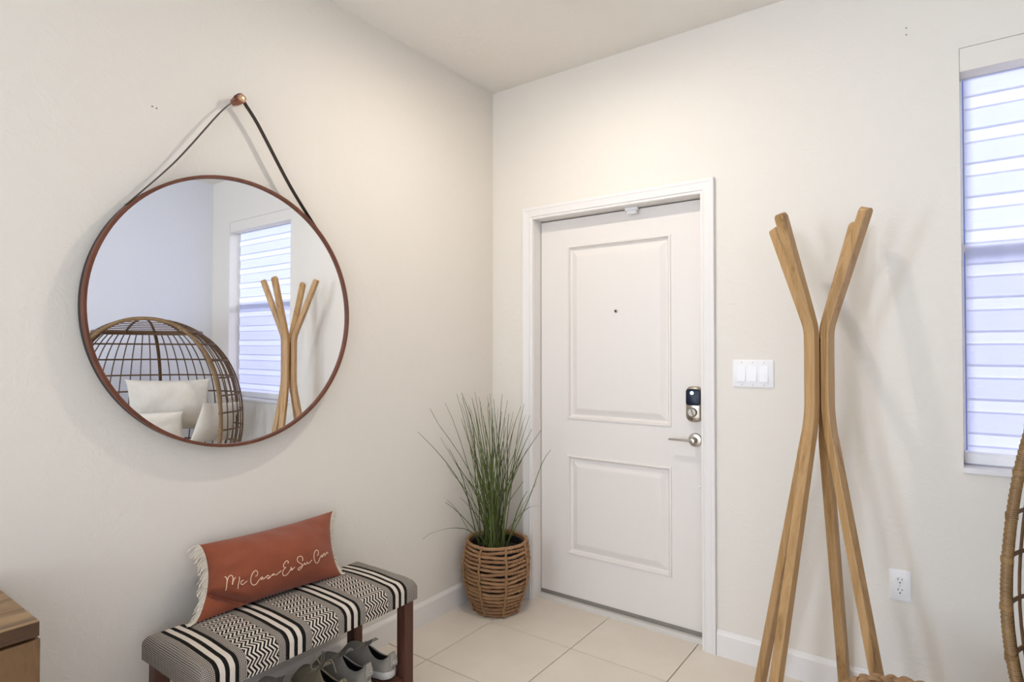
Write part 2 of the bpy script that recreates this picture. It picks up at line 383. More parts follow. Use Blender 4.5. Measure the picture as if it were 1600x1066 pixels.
# jamb, casing, threshold
mb = MB()
mb.box((DX0 - 0.02, 0.0, 0), (DX0, T, DZ)); mb.box((DX1, 0.0, 0), (DX1 + 0.02, T, DZ)); mb.box((DX0 - 0.02, 0, DZ), (DX1 + 0.02, T, DZ + 0.02))
mb.box((DX0 - 0.02, SY + 0.05, 0), (DX1 + 0.02, T, DZ))
struct(mb.build('trim_1', M['trim']), 'white door jamb around the front door')
prof = [(0, 0), (0, 0.009), (0.010, 0.011), (0.014, 0.0155), (0.020, 0.0135), (0.044, 0.017), (0.050, 0.0195), (0.060, 0.0195), (0.063, 0.017), (0.063, 0)]
mb = MB(); o = 0.002
path = [(DX0 - o, 0.0, -1, 0), (DX0 - o, DZ + o, -1, 1), (DX1 + o, DZ + o, 1, 1), (DX1 + o, 0.0, 1, 0)]
mb.loft([[(x + a * dd, -h, z + b * dd) for dd, h in prof] for x, z, a, b in path])
struct(mb.build('trim_2', M['trim']), 'white moulded casing around the front door')
mb = MB(); mb.prism([(0.040, 0), (0.042, 0.012), (0.050, 0.018), (0.075, 0.021), (0.12, 0.021), (0.12, 0)], DX0, DX1, 'X')
struct(mb.build('trim_3', plain('threshold', 'd8d2c8', 0.35)), 'pale metal threshold under the front door')
t = thing('door_sensor', 'small white contact sensor under the top of the door frame', 'sensor', (0.845, 0.052, DZ))
MB().box((-0.036, -0.012, -0.016), (0.030, 0.012, 0)).build('magnet', M['plastic'], t, bevel=0.003)
MB().box((-0.026, -0.014, -0.034), (0.026, 0.010, -0.0165)).build('sensor_body', M['plastic'], t, bevel=0.004)

# ---------------------------------------------------------------- window
wn = empty('window_1'); struct(wn, 'tall window with a closed banded shade')
def framebox(x0, z0, x1, z1, t_, y0, y1, mid=None):
    mb = MB(); mb.box((x0, y0, z0), (x0 + t_, y1, z1)); mb.box((x1 - t_, y0, z0), (x1, y1, z1))
    mb.box((x0 + t_, y0, z0), (x1 - t_, y1, z0 + t_)); mb.box((x0 + t_, y0, z1 - t_), (x1 - t_, y1, z1)); return mb
framebox(WX0, WZ0, WX1, WZ1, 0.004, 0.105, 0.17).build('window_frame', M['trim'], wn)
s1 = framebox(WX0 + 0.004, 1.728, WX1 - 0.004, WZ1 - 0.004, 0.006, 0.136, 0.160).build('sash', M['trim'], wn)
MB().box((WX0 + 0.01, 0.137, 1.726), (WX1 - 0.01, 0.159, 1.752)).build('meeting_rail', M['trim'], s1)
MB().box((WX0 + 0.008, 0.146, 1.745), (WX1 - 0.008, 0.150, WZ1 - 0.008)).build('pane', M['glass'], s1)
s2 = framebox(WX0 + 0.004, WZ0 + 0.004, WX1 - 0.004, 1.752, 0.006, 0.110, 0.134).build('sash', M['trim'], wn)
MB().box((WX0 + 0.01, 0.111, 1.728), (WX1 - 0.01, 0.133, 1.754)).build('meeting_rail', M['trim'], s2)
MB().box((WX0 + 0.008, 0.120, WZ0 + 0.008), (WX1 - 0.008, 0.124, 1.735)).build('pane', M['glass'], s2)
MB().box((WX0 + 0.006, 0.165, WZ0 + 0.006), (WX1 - 0.006, 0.166, 1.735)).build('insect_screen', M['screen'], wn)
MB().box((WX0 - 0.004, -0.016, WZ0 - 0.02), (WX1 + 0.004, 0.104, WZ0)).build('window_sill', plain('sill', 'ece8e4', 0.3), wn, bevel=0.004)
sh = thing('window_shade', 'white banded roller shade pulled down over the window', 'blind', ((WX0 + WX1) / 2, 0.085, WZ1))
def loc(mb, name, mat, **k):
    o = mb.build(name, mat, sh, **k); o.location = -Vector(sh.location); return o
bx0, bx1 = WX0 + 0.0135, WX1 - 0.030
loc(MB().box((WX0 + 0.0004, 0.003, 2.372), (WX1 - 0.0004, 0.103, WZ1 - 0.0004)), 'cassette', M['wall'], bevel=0.002)
z = 2.305 + 0.125
while z > 0.97:
    za, zb = min(z, 2.372), max(z - 0.056, 0.972)
    if za > zb: loc(MB().box((bx0, 0.0800, zb), (bx1, 0.0806, za)), 'bright_band', M['sheer'])
    za, zb = min(z - 0.056 + 0.010, 2.372), max(z - 0.125 - 0.007, 0.972)
    if za > zb: loc(MB().box((bx0, 0.0850, zb), (bx1, 0.0856, za)), 'dim_band', M['band'])
    z -= 0.125
loc(MB().loft([[(x, y, z_) for y, z_ in ((0.068, 0.940), (0.100, 0.940), (0.100, 0.975), (0.092, 0.982), (0.076, 0.982), (0.068, 0.975))] for x in (WX0 + 0.006, WX1 - 0.02)]), 'bottom_rail', M['plastic'])

# ---------------------------------------------------------------- switches and outlet
t = thing('light_switch', 'white three gang rocker switch plate on the wall between door and coat rack', 'switch', (1.431, 0, 1.254))
MB().loft([[(x, y, z) for x, z in rrect(-0.085 + k, -0.060 + k, 0.085 - k, 0.060 - k, 0.006)] for k, y in ((0, 0), (0, -0.004), (0.004, -0.0065))]).build('plate', M['plastic'], t, True)
for i in (-1, 0, 1):
    cx = i * 0.0465
    r = MB(); r.box((cx - 0.0175, -0.0075, -0.034), (cx + 0.0175, -0.006, 0.034)); fr = r.build('rocker_frame', M['plastic'], t)
    r = MB(); r.prism([(-0.006, -0.0325), (-0.014, -0.0325), (-0.009, 0.0), (-0.0085, 0.0325), (-0.006, 0.0325)], cx - 0.0160, cx + 0.0160, 'X'); r.build('rocker', M['plastic'], t)
    for s in (-1, 1): MB().lathe([(0.0004, 0), (0.0026, 0), (0.002, -0.001), (0.0004, -0.0012)], (cx, -0.0065, s * 0.049), 10, 'Y').build('screw', plain('screw_head', 'c9c3bb', 0.4) if 'screw_head' not in bpy.data.materials else bpy.data.materials['screw_head'], t)
t = thing('wall_outlet', 'white double power outlet low on the wall right of the coat rack', 'outlet', (1.959, 0, 0.465))
MB().loft([[(x, y, z) for x, z in rrect(-0.036 + k, -0.0585 + k, 0.036 - k, 0.0585 - k, 0.005)] for k, y in ((0, 0), (0, -0.004), (0.004, -0.0065))]).build('plate', M['plastic'], t, True)
for s in (1, -1):
    oc = MB().lathe([(0.001, 0), (0.0168, 0), (0.0165, -0.002), (0.001, -0.0022)], (0.0, -0.0064, s * 0.0195), 24, 'Y').build('receptacle', M['plastic'], t, True)
    mb = MB(); zc = s * 0.0195
    mb.box((-0.0075, -0.0090, zc + 0.001), (-0.0052, -0.0084, zc + 0.009)); mb.box((0.0052, -0.0090, zc + 0.002), (0.0075, -0.0084, zc + 0.008))
    mb.lathe([(0.0005, 0), (0.0028, 0), (0.0005, -0.0006)], (0, -0.0085, zc - 0.0075), 10, 'Y'); mb.build('slots', M['slot'], oc)
MB().lathe([(0.0004, 0), (0.0026, 0), (0.0004, -0.001)], (0, -0.0065, 0), 10, 'Y').build('screw', bpy.data.materials['screw_head'], t)

# ---------------------------------------------------------------- ceiling lamp (out of the frame, gives the warm light)
t = thing('ceiling_lamp', 'small lamp with white metal pan on the ceiling in front of the door', 'lamp', (LAMP.x, LAMP.y, CEIL))
MB().lathe([(0.001, 0), (0.07, 0), (0.07, -0.03), (0.105, -0.065), (0.115, -0.092), (0.110, -0.092), (0.100, -0.072), (0.070, -0.078), (0.060, -0.112), (0.001, -0.112)], (0, 0, 0), 40).build('lamp_pan', M['plastic'], t, True)
MB().lathe([(0.0005, 0), (0.036, 0), (0.034, -0.003), (0.0005, -0.004)], (0, 0, -0.112), 28).build('lit_disc', M['bulb'], t)
t = thing('added_fill_panel', 'added fill light, round flat panel on the ceiling behind the viewer', 'lamp', (1.75, -4.3, CEIL))  # unseen lamp added to brighten the walls
MB().lathe([(0.001, 0), (0.23, 0), (0.24, -0.02), (0.24, -0.045), (0.215, -0.045), (0.215, -0.035), (0.001, -0.035)], (0, 0, 0), 40).build('fill_panel_body', M['plastic'], t, True)
MB().lathe([(0.0005, 0), (0.205, 0), (0.200, -0.004), (0.0005, -0.005)], (0, 0, -0.037), 32).build('lit_disc', M['panel'], t)

# ---------------------------------------------------------------- round mirror
MC = Vector((0.0, -1.551, 1.494)); MR = 0.481
mir = thing('wall_mirror', 'large round wall mirror in thin brown wooden frame hung by a strap', 'mirror', MC)
mir.rotation_euler = (0, 0.003, -0.0065)
GAP = 0.016
prof = [(MR - 0.011, GAP + 0.024), (MR, GAP + 0.024), (MR, GAP + 0.042), (MR - 0.0015, GAP + 0.044), (MR - 0.010, GAP + 0.044), (MR - 0.011, GAP + 0.042)]
mb = MB(); n = 128; rings = []
for j in range(n + 1):
    a = 2 * PI * j / n; rings.append([(h, r * math.cos(a), r * math.sin(a)) for r, h in prof])
mb.loft(rings, True, False); mb.build('mirror_frame', M['walnut'], mir, True)
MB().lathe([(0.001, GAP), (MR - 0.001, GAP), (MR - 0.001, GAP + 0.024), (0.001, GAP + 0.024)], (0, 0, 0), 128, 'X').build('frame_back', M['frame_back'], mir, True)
MB().lathe([(0.001, GAP + 0.030), (MR - 0.0105, GAP + 0.030), (MR - 0.0105, GAP + 0.034), (0.001, GAP + 0.034)], (0, 0, 0), 128, 'X').build('mirror_glass', M['mirror'], mir)
# strap: flat leather band on edge, from the rim over the peg and back
PEG = Vector((0.0, -1.548, 2.268)) - MC
a1, a2 = math.radians(139), math.radians(44)
def strap_side(a, s):
    p0 = Vector((0.040, (MR + 0.0015) * math.cos(a), (MR + 0.0015) * math.sin(a)))
    p1 = Vector((0.040, PEG.y + s * 0.018, PEG.z - 0.008))
    m = (p0 + p1) / 2; nn = Vector((0, -(p1 - p0).z, (p1 - p0).y)).normalized() * (-s)
    pre = Vector((0.040, (MR + 0.0015) * math.cos(a + s * 0.12), (MR + 0.0015) * math.sin(a + s * 0.12) ))
    pre2 = Vector((0.040, (MR + 0.0015) * math.cos(a - s * 0.06), (MR + 0.0015) * math.sin(a - s * 0.06)))
    return [p0, p0.lerp(p1, 0.3) - nn * 0.008, m - nn * 0.007, p0.lerp(p1, 0.85) + nn * 0.004, p1]
top = [Vector((0.040, PEG.y + 0.0185 * math.cos(a), PEG.z + 0.0185 * math.sin(a))) for a in [math.radians(x) for x in (170, 135, 90, 45, 10)]]
pts = smooth_path(strap_side(a1, -1) + top + strap_side(a2, 1)[::-1], 5)
rings = []
for i, p in enumerate(pts):
    tn = (pts[min(i + 1, len(pts) - 1)] - pts[max(i - 1, 0)]).normalized(); nn = Vector((0, -tn.z, tn.y)) * 0.0011; hx = Vector((0.0095, 0, 0))
    rings.append([p - hx - nn, p + hx - nn, p + hx + nn, p - hx + nn])
MB().loft(rings).build('strap', M['leather'], mir)
pg = thing('wall_peg', 'small round wooden wall peg holding the mirror strap', 'peg', MC + PEG)
MB().lathe([(0.001, 0), (0.013, 0), (0.013, 0.016), (0.0165, 0.017), (0.0165, 0.054), (0.015, 0.0565), (0.001, 0.057)], (0, 0, 0), 24, 'X').build('peg', M['peg'], pg, True)
MB().lathe([(0.001, 0), (0.0125, 0), (0.0125, 0.002), (0.010, 0.0035), (0.001, 0.0035)], (0.0565, 0, 0), 24, 'X').build('end_cap', M['brass'], pg, True)

# ---------------------------------------------------------------- coat rack
RC = Vector((1.731, -0.276, 0))
rk = thing('coat_rack', 'pale wooden coat rack of four bent bars splaying at top and foot', 'coat rack', RC)
def lath(ang_top, ang_leg, r_top, r_leg, z_top=1.825):
    zj0, zj1 = 1.105, 1.435
    off = 0.036
    def dirv(a): return Vector((math.cos(math.radians(a)), math.sin(math.radians(a)), 0))
    dt, dl = dirv(ang_top), dirv(ang_leg)
    pts = []
    for z in (0.0, 0.3, 0.7, 1.0):
        f_ = 1 - z / zj0; pts.append((off + (r_leg - off) * f_, z, 'l'))
    pts += [(off + (r_leg - off) * 0.045, 1.055, 'l'), (off + 0.0035, 1.105, 'l'), (off, 1.155, 't'), (off, 1.25, 't'), (off, 1.385, 't'), (off + 0.0035, 1.435, 't')]
    for z in (1.485, 1.6, 1.72, z_top):
        f_ = (z - zj1) / (z_top - zj1); pts.append((off + (r_top - off) * f_, z, 't'))
    path = []
    for r, z, k in pts:
        dv = dl if k == 'l' else dt
        if z > 1.0 and z < 1.2: dv = dl.lerp(dt, (z - 1.0) / 0.2).normalized()
        base = dt * off if k == 't' else dl.lerp(dt, min(1, z / 1.1)).normalized() * off
        path.append(dv * r + Vector((0, 0, z)))
    path = smooth_path(path, 5)
    # legs swing in their own vertical plane, so the width axis is blended too
    rings = []; hw, ht, ch = 0.0185, 0.0158, 0.003
    m = len(path)
    def ring(p, t, s, wid):
        nn = t.cross(wid).normalized()
        q = [(-hw + ch, -ht), (hw - ch, -ht), (hw, -ht + ch), (hw, ht - ch), (hw - ch, ht), (-hw + ch, ht), (-hw, ht - ch), (-hw, -ht + ch)]
        return [p + wid * (a * s[0]) + nn * (b * s[1]) for a, b in q]
    for i, p in enumerate(path):
        t = (path[min(i + 1, m - 1)] - path[max(i - 1, 0)]).normalized()
        k = max(0, min(1, p.z / 1.1)); dv = dl.lerp(dt, k).normalized()
        wid = Vector((-dv.y, dv.x, 0)); wid = (wid - t * wid.dot(t)).normalized()
        if i == 0: # flat foot on the floor
            rr = ring(p, t, (1, 1), wid); rings.append([Vector((v.x, v.y, 0.0)) for v in rr]); continue
        rings.append(ring(p, t, (1, 1), wid))
    # rounded top end
    t = (path[-1] - path[-2]).normalized()
    for dz, s in ((0.006, 0.93), (0.0115, 0.75), (0.0150, 0.45)):
        rings.append(ring(path[-1] + t * dz, t, (s, 1 if s > 0.9 else 0.96), wid))
    return rings
for at, al, rt_, rl in ((-32, -27, 0.188, 0.255), (-118, -121, 0.192, 0.262), (60, 78, 0.198, 0.235), (150, 153, 0.194, 0.275)):
    MB().loft(lath(at, al, rt_, rl)).build('bent_bar', M['rack'], rk, True, angle=30)
MB().box((-0.012, -0.012, 1.13), (0.012, 0.012, 1.40)).build('core_block', plain('core_wood', '7a4a2c', 0.6), rk)

# ---------------------------------------------------------------- bench
bn = thing('bench', 'low wooden bench with black and white woven padded seat', 'bench', (0.27, -1.465, 0))
BY0, BY1, BX0, BX1 = -1.872, -1.045, 0.075, 0.445
def bl(x, y, z): return (x - 0.27, y + 1.465, z)
def bench_fabric():
    k = NT('woven_bench_fabric')
    uvn = k.node('ShaderNodeUVMap'); sp = k.node('ShaderNodeSeparateXYZ'); k.link(uvn.outputs[0], sp.inputs[0])
    u, v = sp.outputs[0], sp.outputs[1]
    nz = k.node('ShaderNodeTexNoise'); k.link(uvn.outputs[0], nz.inputs['Vector']); nz.inputs['Scale'].default_value = 60
    u = k.math('ADD', u, k.math('MULTIPLY', k.math('SUBTRACT', nz.outputs['Fac'], 0.5), 0.0016))
    P = 0.2205; L0 = 0.040
    uu = k.math('SUBTRACT', u, L0); q = k.math('MODULO', k.math('ADD', uu, P), P)      # distance into the repeat
    def band(x, a, b): return k.math('MULTIPLY', k.math('GREATER_THAN', x, a), k.math('LESS_THAN', x, b))
    # stripes: black 0-.014 white -.028 black -.042 white -.055 black -.069
    instr = k.math('LESS_THAN', q, 0.070)
    white = k.math('ADD', band(q, 0.0125, 0.0285), band(q, 0.0415, 0.0575))
    # end pieces and margins: fine houndstooth dots
    cu = k.math('SINE', k.math('MULTIPLY', u, 2 * PI / 0.0052)); cv = k.math('SINE', k.math('MULTIPLY', v, 2 * PI / 0.0052))
    dots = k.math('GREATER_THAN', k.math('ADD', cu, cv), 0.05)
    # zig zag: lines running across the seat, swinging along its length
    Q = 0.037
    tri = k.math('PINGPONG', v, Q / 2)
    ph = k.math('MODULO', k.math('ADD', k.math('ADD', u, k.math('MULTIPLY', tri, 0.75)), 1.0), 0.0132)
    zig = k.math('GREATER_THAN', ph, 0.0068)
    # narrow zig zag rows at the back of the seat, divided by grey rows
    row = k.math('MODULO', k.math('ADD', v, 0.0), 0.036)
    rowmask = k.math('ADD', k.math('GREATER_THAN', v, 0.205), k.math('GREATER_THAN', row, 0.015)); rowmask = k.math('MINIMUM', rowmask, 1.0)
    inzig = k.math('MULTIPLY', band(q, 0.094, 0.196), k.math('MULTIPLY', k.math('GREATER_THAN', uu, 0.0), k.math('LESS_THAN', uu, P * 3)))
    zz = k.math('MULTIPLY', inzig, rowmask)
    instr = k.math('MULTIPLY', instr, k.math('MULTIPLY', k.math('GREATER_THAN', uu, 0.0), k.math('LESS_THAN', uu, P * 3 + 0.071)))
    fine = k.math('GREATER_THAN', k.math('SINE', k.math('MULTIPLY', u, 2 * PI / 0.0042)), 0.0)
    base = k.math('MULTIPLY', k.math('ADD', dots, k.math('MULTIPLY', fine, 0.25)), 0.62)
    val = k.math('ADD', k.math('MULTIPLY', zz, zig), k.math('MULTIPLY', k.math('SUBTRACT', 1.0, zz), base))
    val = k.math('ADD', k.math('MULTIPLY', instr, white), k.math('MULTIPLY', k.math('SUBTRACT', 1.0, instr), val))
    k.set(k.mix(val, lin('1f1c19'), lin('dccfc0')), 0.92, spec=0.1)
    k.bump(k.math('ADD', cu, cv), 0.25, 0.0015); return k.m
def seat_mesh():
    nx, ny = 40, 60; vs, fs, uvs = [], [], []
    W_, L_ = BX1 - BX0, BY1 - BY0; ZB, H = 0.394, 0.078
    # section across: up the back edge, over the crown, down the front edge
    sec = [(0.0, 0.0)]; r = 0.045
    for i in range(1, 8): a = PI / 2 * i / 7; sec.append((r * (1 - math.cos(a)), H - r * 0.75 + r * 0.75 * math.sin(a) if i else 0))
    sec.insert(1, (0.0, H - r * 0.75))
    for i in range(1, 16): t = i / 16; sec.append((r + (W_ - 2 * r) * t, H + 0.006 * math.sin(PI * t)))
    for i in range(0, 8): a = PI / 2 * i / 7; sec.append((W_ - r * (1 - math.sin(a)), H - r * 0.75 + r * 0.75 * math.cos(a)))
    sec.append((W_, 0.0))
    arc = [0.0]
    for i in range(1, len(sec)): arc.append(arc[-1] + math.hypot(sec[i][0] - sec[i - 1][0], sec[i][1] - sec[i - 1][1]))
    # stations along the length: down the ends too
    st = [(0.0, 0.0, 0.0)]; re = 0.040
    for i in range(0, 8): a = PI / 2 * i / 7; st.append((re * (1 - math.cos(a)), (H - re) / H + (re / H) * math.sin(a), 0))
    for i in range(1, 30): st.append((re + (L_ - 2 * re) * i / 30, 1.0, 0))
    for i in range(0, 8): a = PI / 2 * i / 7; st.append((L_ - re * (1 - math.sin(a)), (H - re) / H + (re / H) * math.cos(a), 0))
    st.append((L_, 0.0, 0))
    us = [0.0]
    for i in range(1, len(st)): us.append(us[-1] + math.hypot(st[i][0] - st[i - 1][0], (st[i][1] - st[i - 1][1]) * H))
    off = us[1] + (us[8] - us[1]) - re
    m = len(sec)
    for (s, hs, _), uu in zip(st, us):
        for (x, z), vv in zip(sec, arc):
            dz = 0.0015 * noise.noise(Vector((x * 12, s * 12, 3)))
            vs.append(bl(BX0 + x, BY0 + s, ZB + min(z, (H + 0.010) * hs if hs < 1 else 9) + (dz if z > 0.02 else 0))); uvs.append((uu - off, vv))
    for i in range(len(st) - 1):
        for j in range(m - 1): fs.append((i * m + j, i * m + j + 1, (i + 1) * m + j + 1, (i + 1) * m + j))
    me = bpy.data.meshes.new('seat'); me.from_pydata(vs, [], fs); uvl = me.uv_layers.new(name='UVMap')
    for lp in me.loops: uvl.data[lp.index].uv = uvs[lp.vertex_index]
    me.polygons.foreach_set('use_smooth', [True] * len(me.polygons)); me.flip_normals() if False else None
    me.materials.append(bench_fabric()); o = bpy.data.objects.new('seat', me); COL.objects.link(o); o.parent = bn; return o
seat_mesh()
MB().box(bl(BX0 + 0.006, BY0 + 0.006, 0.398), bl(BX1 - 0.006, BY1 - 0.006, 0.418)).build('seat_board', M['bench_wood'], bn)
lw_ = 0.045
for x in (BX0 + 0.02, BX1 - 0.008 - lw_):
    for y in (BY0 + 0.012, BY1 - 0.012 - lw_):
        MB().box(bl(x, y, 0), bl(x + lw_, y + lw_, 0.398)).build('leg', M['bench_wood'], bn, bevel=0.003)
xa, xb = BX0 + 0.02, BX1 - 0.008
for y in (BY0 + 0.018, BY1 - 0.018 - 0.032):
    MB().box(bl(xa + lw_, y, 0.085), bl(xb - lw_, y + 0.032, 0.118)).build('shelf_rail', M['bench_wood'], bn)
for i in range(5):
    x = xa + 0.006 + i * 0.069
    MB().box(bl(x, BY0 + 0.0505, 0.092), bl(x + 0.052, BY1 - 0.0505, 0.108)).build('shelf_slat', M['bench_wood'], bn, bevel=0.002)

# ---------------------------------------------------------------- pillow with writing
pl = thing('throw_pillow', 'terracotta lumbar pillow with cream script and fringed ends on the bench', 'pillow', (0.12, -1.445, 0.478))
PO = Vector(pl.location)
BLc, BRc, TLc, TRc = Vector((.15, -1.75, .478)), Vector((.19, -1.20, .478)), Vector((.05, -1.688, .694)), Vector((.05, -1.137, .69))
PN = Vector((.89, 0, .455)).normalized()
def bul(s, t):
    a = max(0, 1 - (2 * s - 1) ** 2); b = max(0, 1 - (2 * t - 1) ** 2)
    h = .092 * (a ** .5) * (b ** .68)
    x1, y1, x2, y2 = .02, .40, .34, .06
    L = math.hypot(x2 - x1, y2 - y1); ux, uy = (x2 - x1) / L, (y2 - y1) / L
    q = (s - x1) * ux + (t - y1) * uy; dd = -(s - x1) * uy + (t - y1) * ux
    ww = max(0, min(1, (L * 1.15 - q) / .12))
    k = max(0, min(1, (dd + .075) / .05)); k = k * k * (3 - 2 * k)
    h *= 1 - (1 - k) * .60 * ww
    h -= .026 * math.exp(-((dd + .065) / .022) ** 2) * ww * min(1, a * 6)
    h += (.005 * math.sin(7 * s + 3 * t + 1.5) * math.cos(5 * t - 4 * s) + .0030 * math.sin(24 * (t - .2 * s)) * math.exp(-((s - .12) / .16) ** 2) + .0030 * math.sin(30 * s + 8 * t) * math.exp(-((t - .92) / .16) ** 2) + .0025 * math.sin(22 * (t + .3 * s)) * math.exp(-((s - .93) / .12) ** 2)) * min(1, 2.5 * a * b)
    return h + .004 * math.sin(9 * s + 5 * t) * a * b
def PP(s, t, sg=1, lift=0):
    ss = .5 + (s - .5) * (1 - .14 * max(0, math.sin(PI * t)) ** .6); tt = .5 + (t - .5) * (1 - .07 * math.sin(PI * s))
    p = (BLc * (1 - ss) + BRc * ss) * (1 - tt) + (TLc * (1 - ss) + TRc * ss) * tt
    return p + PN * sg * (bul(s, t) * (1 if sg > 0 else .7) + lift) - PO
mb = MB(); ns, nt = 130, 76
gs = [0.5 - 0.5 * math.cos(PI * i / ns) for i in range(ns + 1)]; gt = [0.5 - 0.5 * math.cos(PI * i / nt) for i in range(nt + 1)]
for sg in (1, -1):
    vs = [PP(s, t, sg) for s in gs for t in gt]
    fs = [(i * (nt + 1) + j, (i + 1) * (nt + 1) + j, (i + 1) * (nt + 1) + j + 1, i * (nt + 1) + j + 1) for i in range(ns) for j in range(nt)]
    mb.add(vs, fs)
mb.build('pillow_cover', M['terracotta'], pl, 'all')
STROKES = [
[(0.0718,0.4541),(0.0805,0.4435),(0.0871,0.3942),(0.0883,0.3421),(0.0949,0.2734)],
[(0.0874,0.3679),(0.0922,0.4235),(0.1053,0.4471),(0.1167,0.4297),(0.1205,0.3935),(0.1208,0.348),(0.1238,0.3158),(0.1248,0.3638),(0.1358,0.3988)],
[(0.1599,0.388),(0.1643,0.3372),(0.166,0.2891),(0.1735,0.238)],
[(0.1949,0.3199),(0.1851,0.3215),(0.1806,0.3165),(0.1795,0.3071),(0.1824,0.2937),(0.1909,0.2751),(0.2012,0.2707),(0.2135,0.2871),(0.2238,0.2972)],
[(0.2766,0.3241),(0.289,0.3266),(0.2886,0.3587),(0.2783,0.3908),(0.2633,0.3962),(0.2493,0.3681),(0.2458,0.3137),(0.2534,0.2665),(0.2702,0.2256),(0.2865,0.2108),(0.2995,0.2172),(0.309,0.249),(0.3172,0.2661),(0.3257,0.2833),(0.3359,0.2741),(0.3265,0.2512),(0.3368,0.2546),(0.3462,0.2523),(0.3571,0.265),(0.3716,0.2789),(0.3833,0.2593),(0.3881,0.2373),(0.3797,0.2327),(0.3679,0.2523),(0.3866,0.235),(0.3951,0.2524),(0.4058,0.2687),(0.4154,0.2792),(0.402,0.2612),(0.4126,0.2583),(0.4192,0.2641),(0.434,0.2492),(0.4488,0.2633),(0.4668,0.2823)],
[(0.5084,0.354),(0.51,0.3741),(0.5,0.3949),(0.487,0.3871),(0.4765,0.3542),(0.4814,0.3219),(0.4981,0.3067),(0.4849,0.2909),(0.4815,0.2526),(0.4898,0.2168),(0.5039,0.2007),(0.5197,0.2062),(0.535,0.2405),(0.5412,0.2717),(0.5371,0.2912),(0.5467,0.2688),(0.5572,0.2547),(0.5495,0.2472),(0.5348,0.2549),(0.5568,0.2578),(0.5702,0.277)],
[(0.6277,0.3263),(0.627,0.3601),(0.6153,0.3934),(0.5993,0.404),(0.5845,0.3988),(0.58,0.3702),(0.5914,0.3313),(0.6173,0.2952),(0.6338,0.2671),(0.6284,0.2346),(0.6125,0.2162),(0.6018,0.2269),(0.6047,0.2456),(0.622,0.2549),(0.6426,0.275),(0.6529,0.2883),(0.6553,0.2666),(0.6668,0.2707),(0.6746,0.2943),(0.6786,0.2748),(0.6897,0.2675),(0.7027,0.2865),(0.7165,0.3058)],
[(0.7683,0.3511),(0.7804,0.3666),(0.7783,0.4128),(0.7637,0.4306),(0.7458,0.4163),(0.7341,0.3683),(0.739,0.3104),(0.7538,0.2627),(0.7737,0.2442),(0.7916,0.2695),(0.8046,0.3154),(0.8269,0.3438),(0.8174,0.315),(0.833,0.3171),(0.8426,0.3555),(0.856,0.3521),(0.8609,0.3256),(0.8469,0.3279),(0.8698,0.3391),(0.8845,0.3711),(0.8725,0.3512),(0.8838,0.3518),(0.8986,0.3519)],
]
mb = MB()
for st in STROKES:
    q = smooth_path([(a, b, 0) for a, b in st], 4)
    mb.tube([PP(a.x, a.y, 1, 0.0003) for a in q], 0.0015, 6)
mb.build('script_lettering', M['thread'], pl, True)
mb = MB(); rnd = random.Random(3)
for s0, sg in ((0.0, -1), (1.0, 1)):
    for i in range(190):
        t = (i + rnd.random()) / 190; p = PP(s0, t); out = Vector((rnd.uniform(-.3, .5), sg * 1.0, rnd.uniform(-1.1, -.1))).normalized()
        ln = rnd.uniform(.026, .046) * (1.0 if sg < 0 else 0.55)
        q1 = p + out * ln * .5; q2 = q1 + (out + Vector((rnd.uniform(-.3, .3), 0, -0.7))).normalized() * ln * .5
        for q in (q1, q2): q.z = max(q.z, 0.0015 - 0.0); q.x = max(q.x, 0.008 - PO.x)
        mb.tube([p, q1, q2], 0.0016, 4)
fr = mb.build('fringe', M['cream'], pl, True); fr['kind'] = 'stuff'

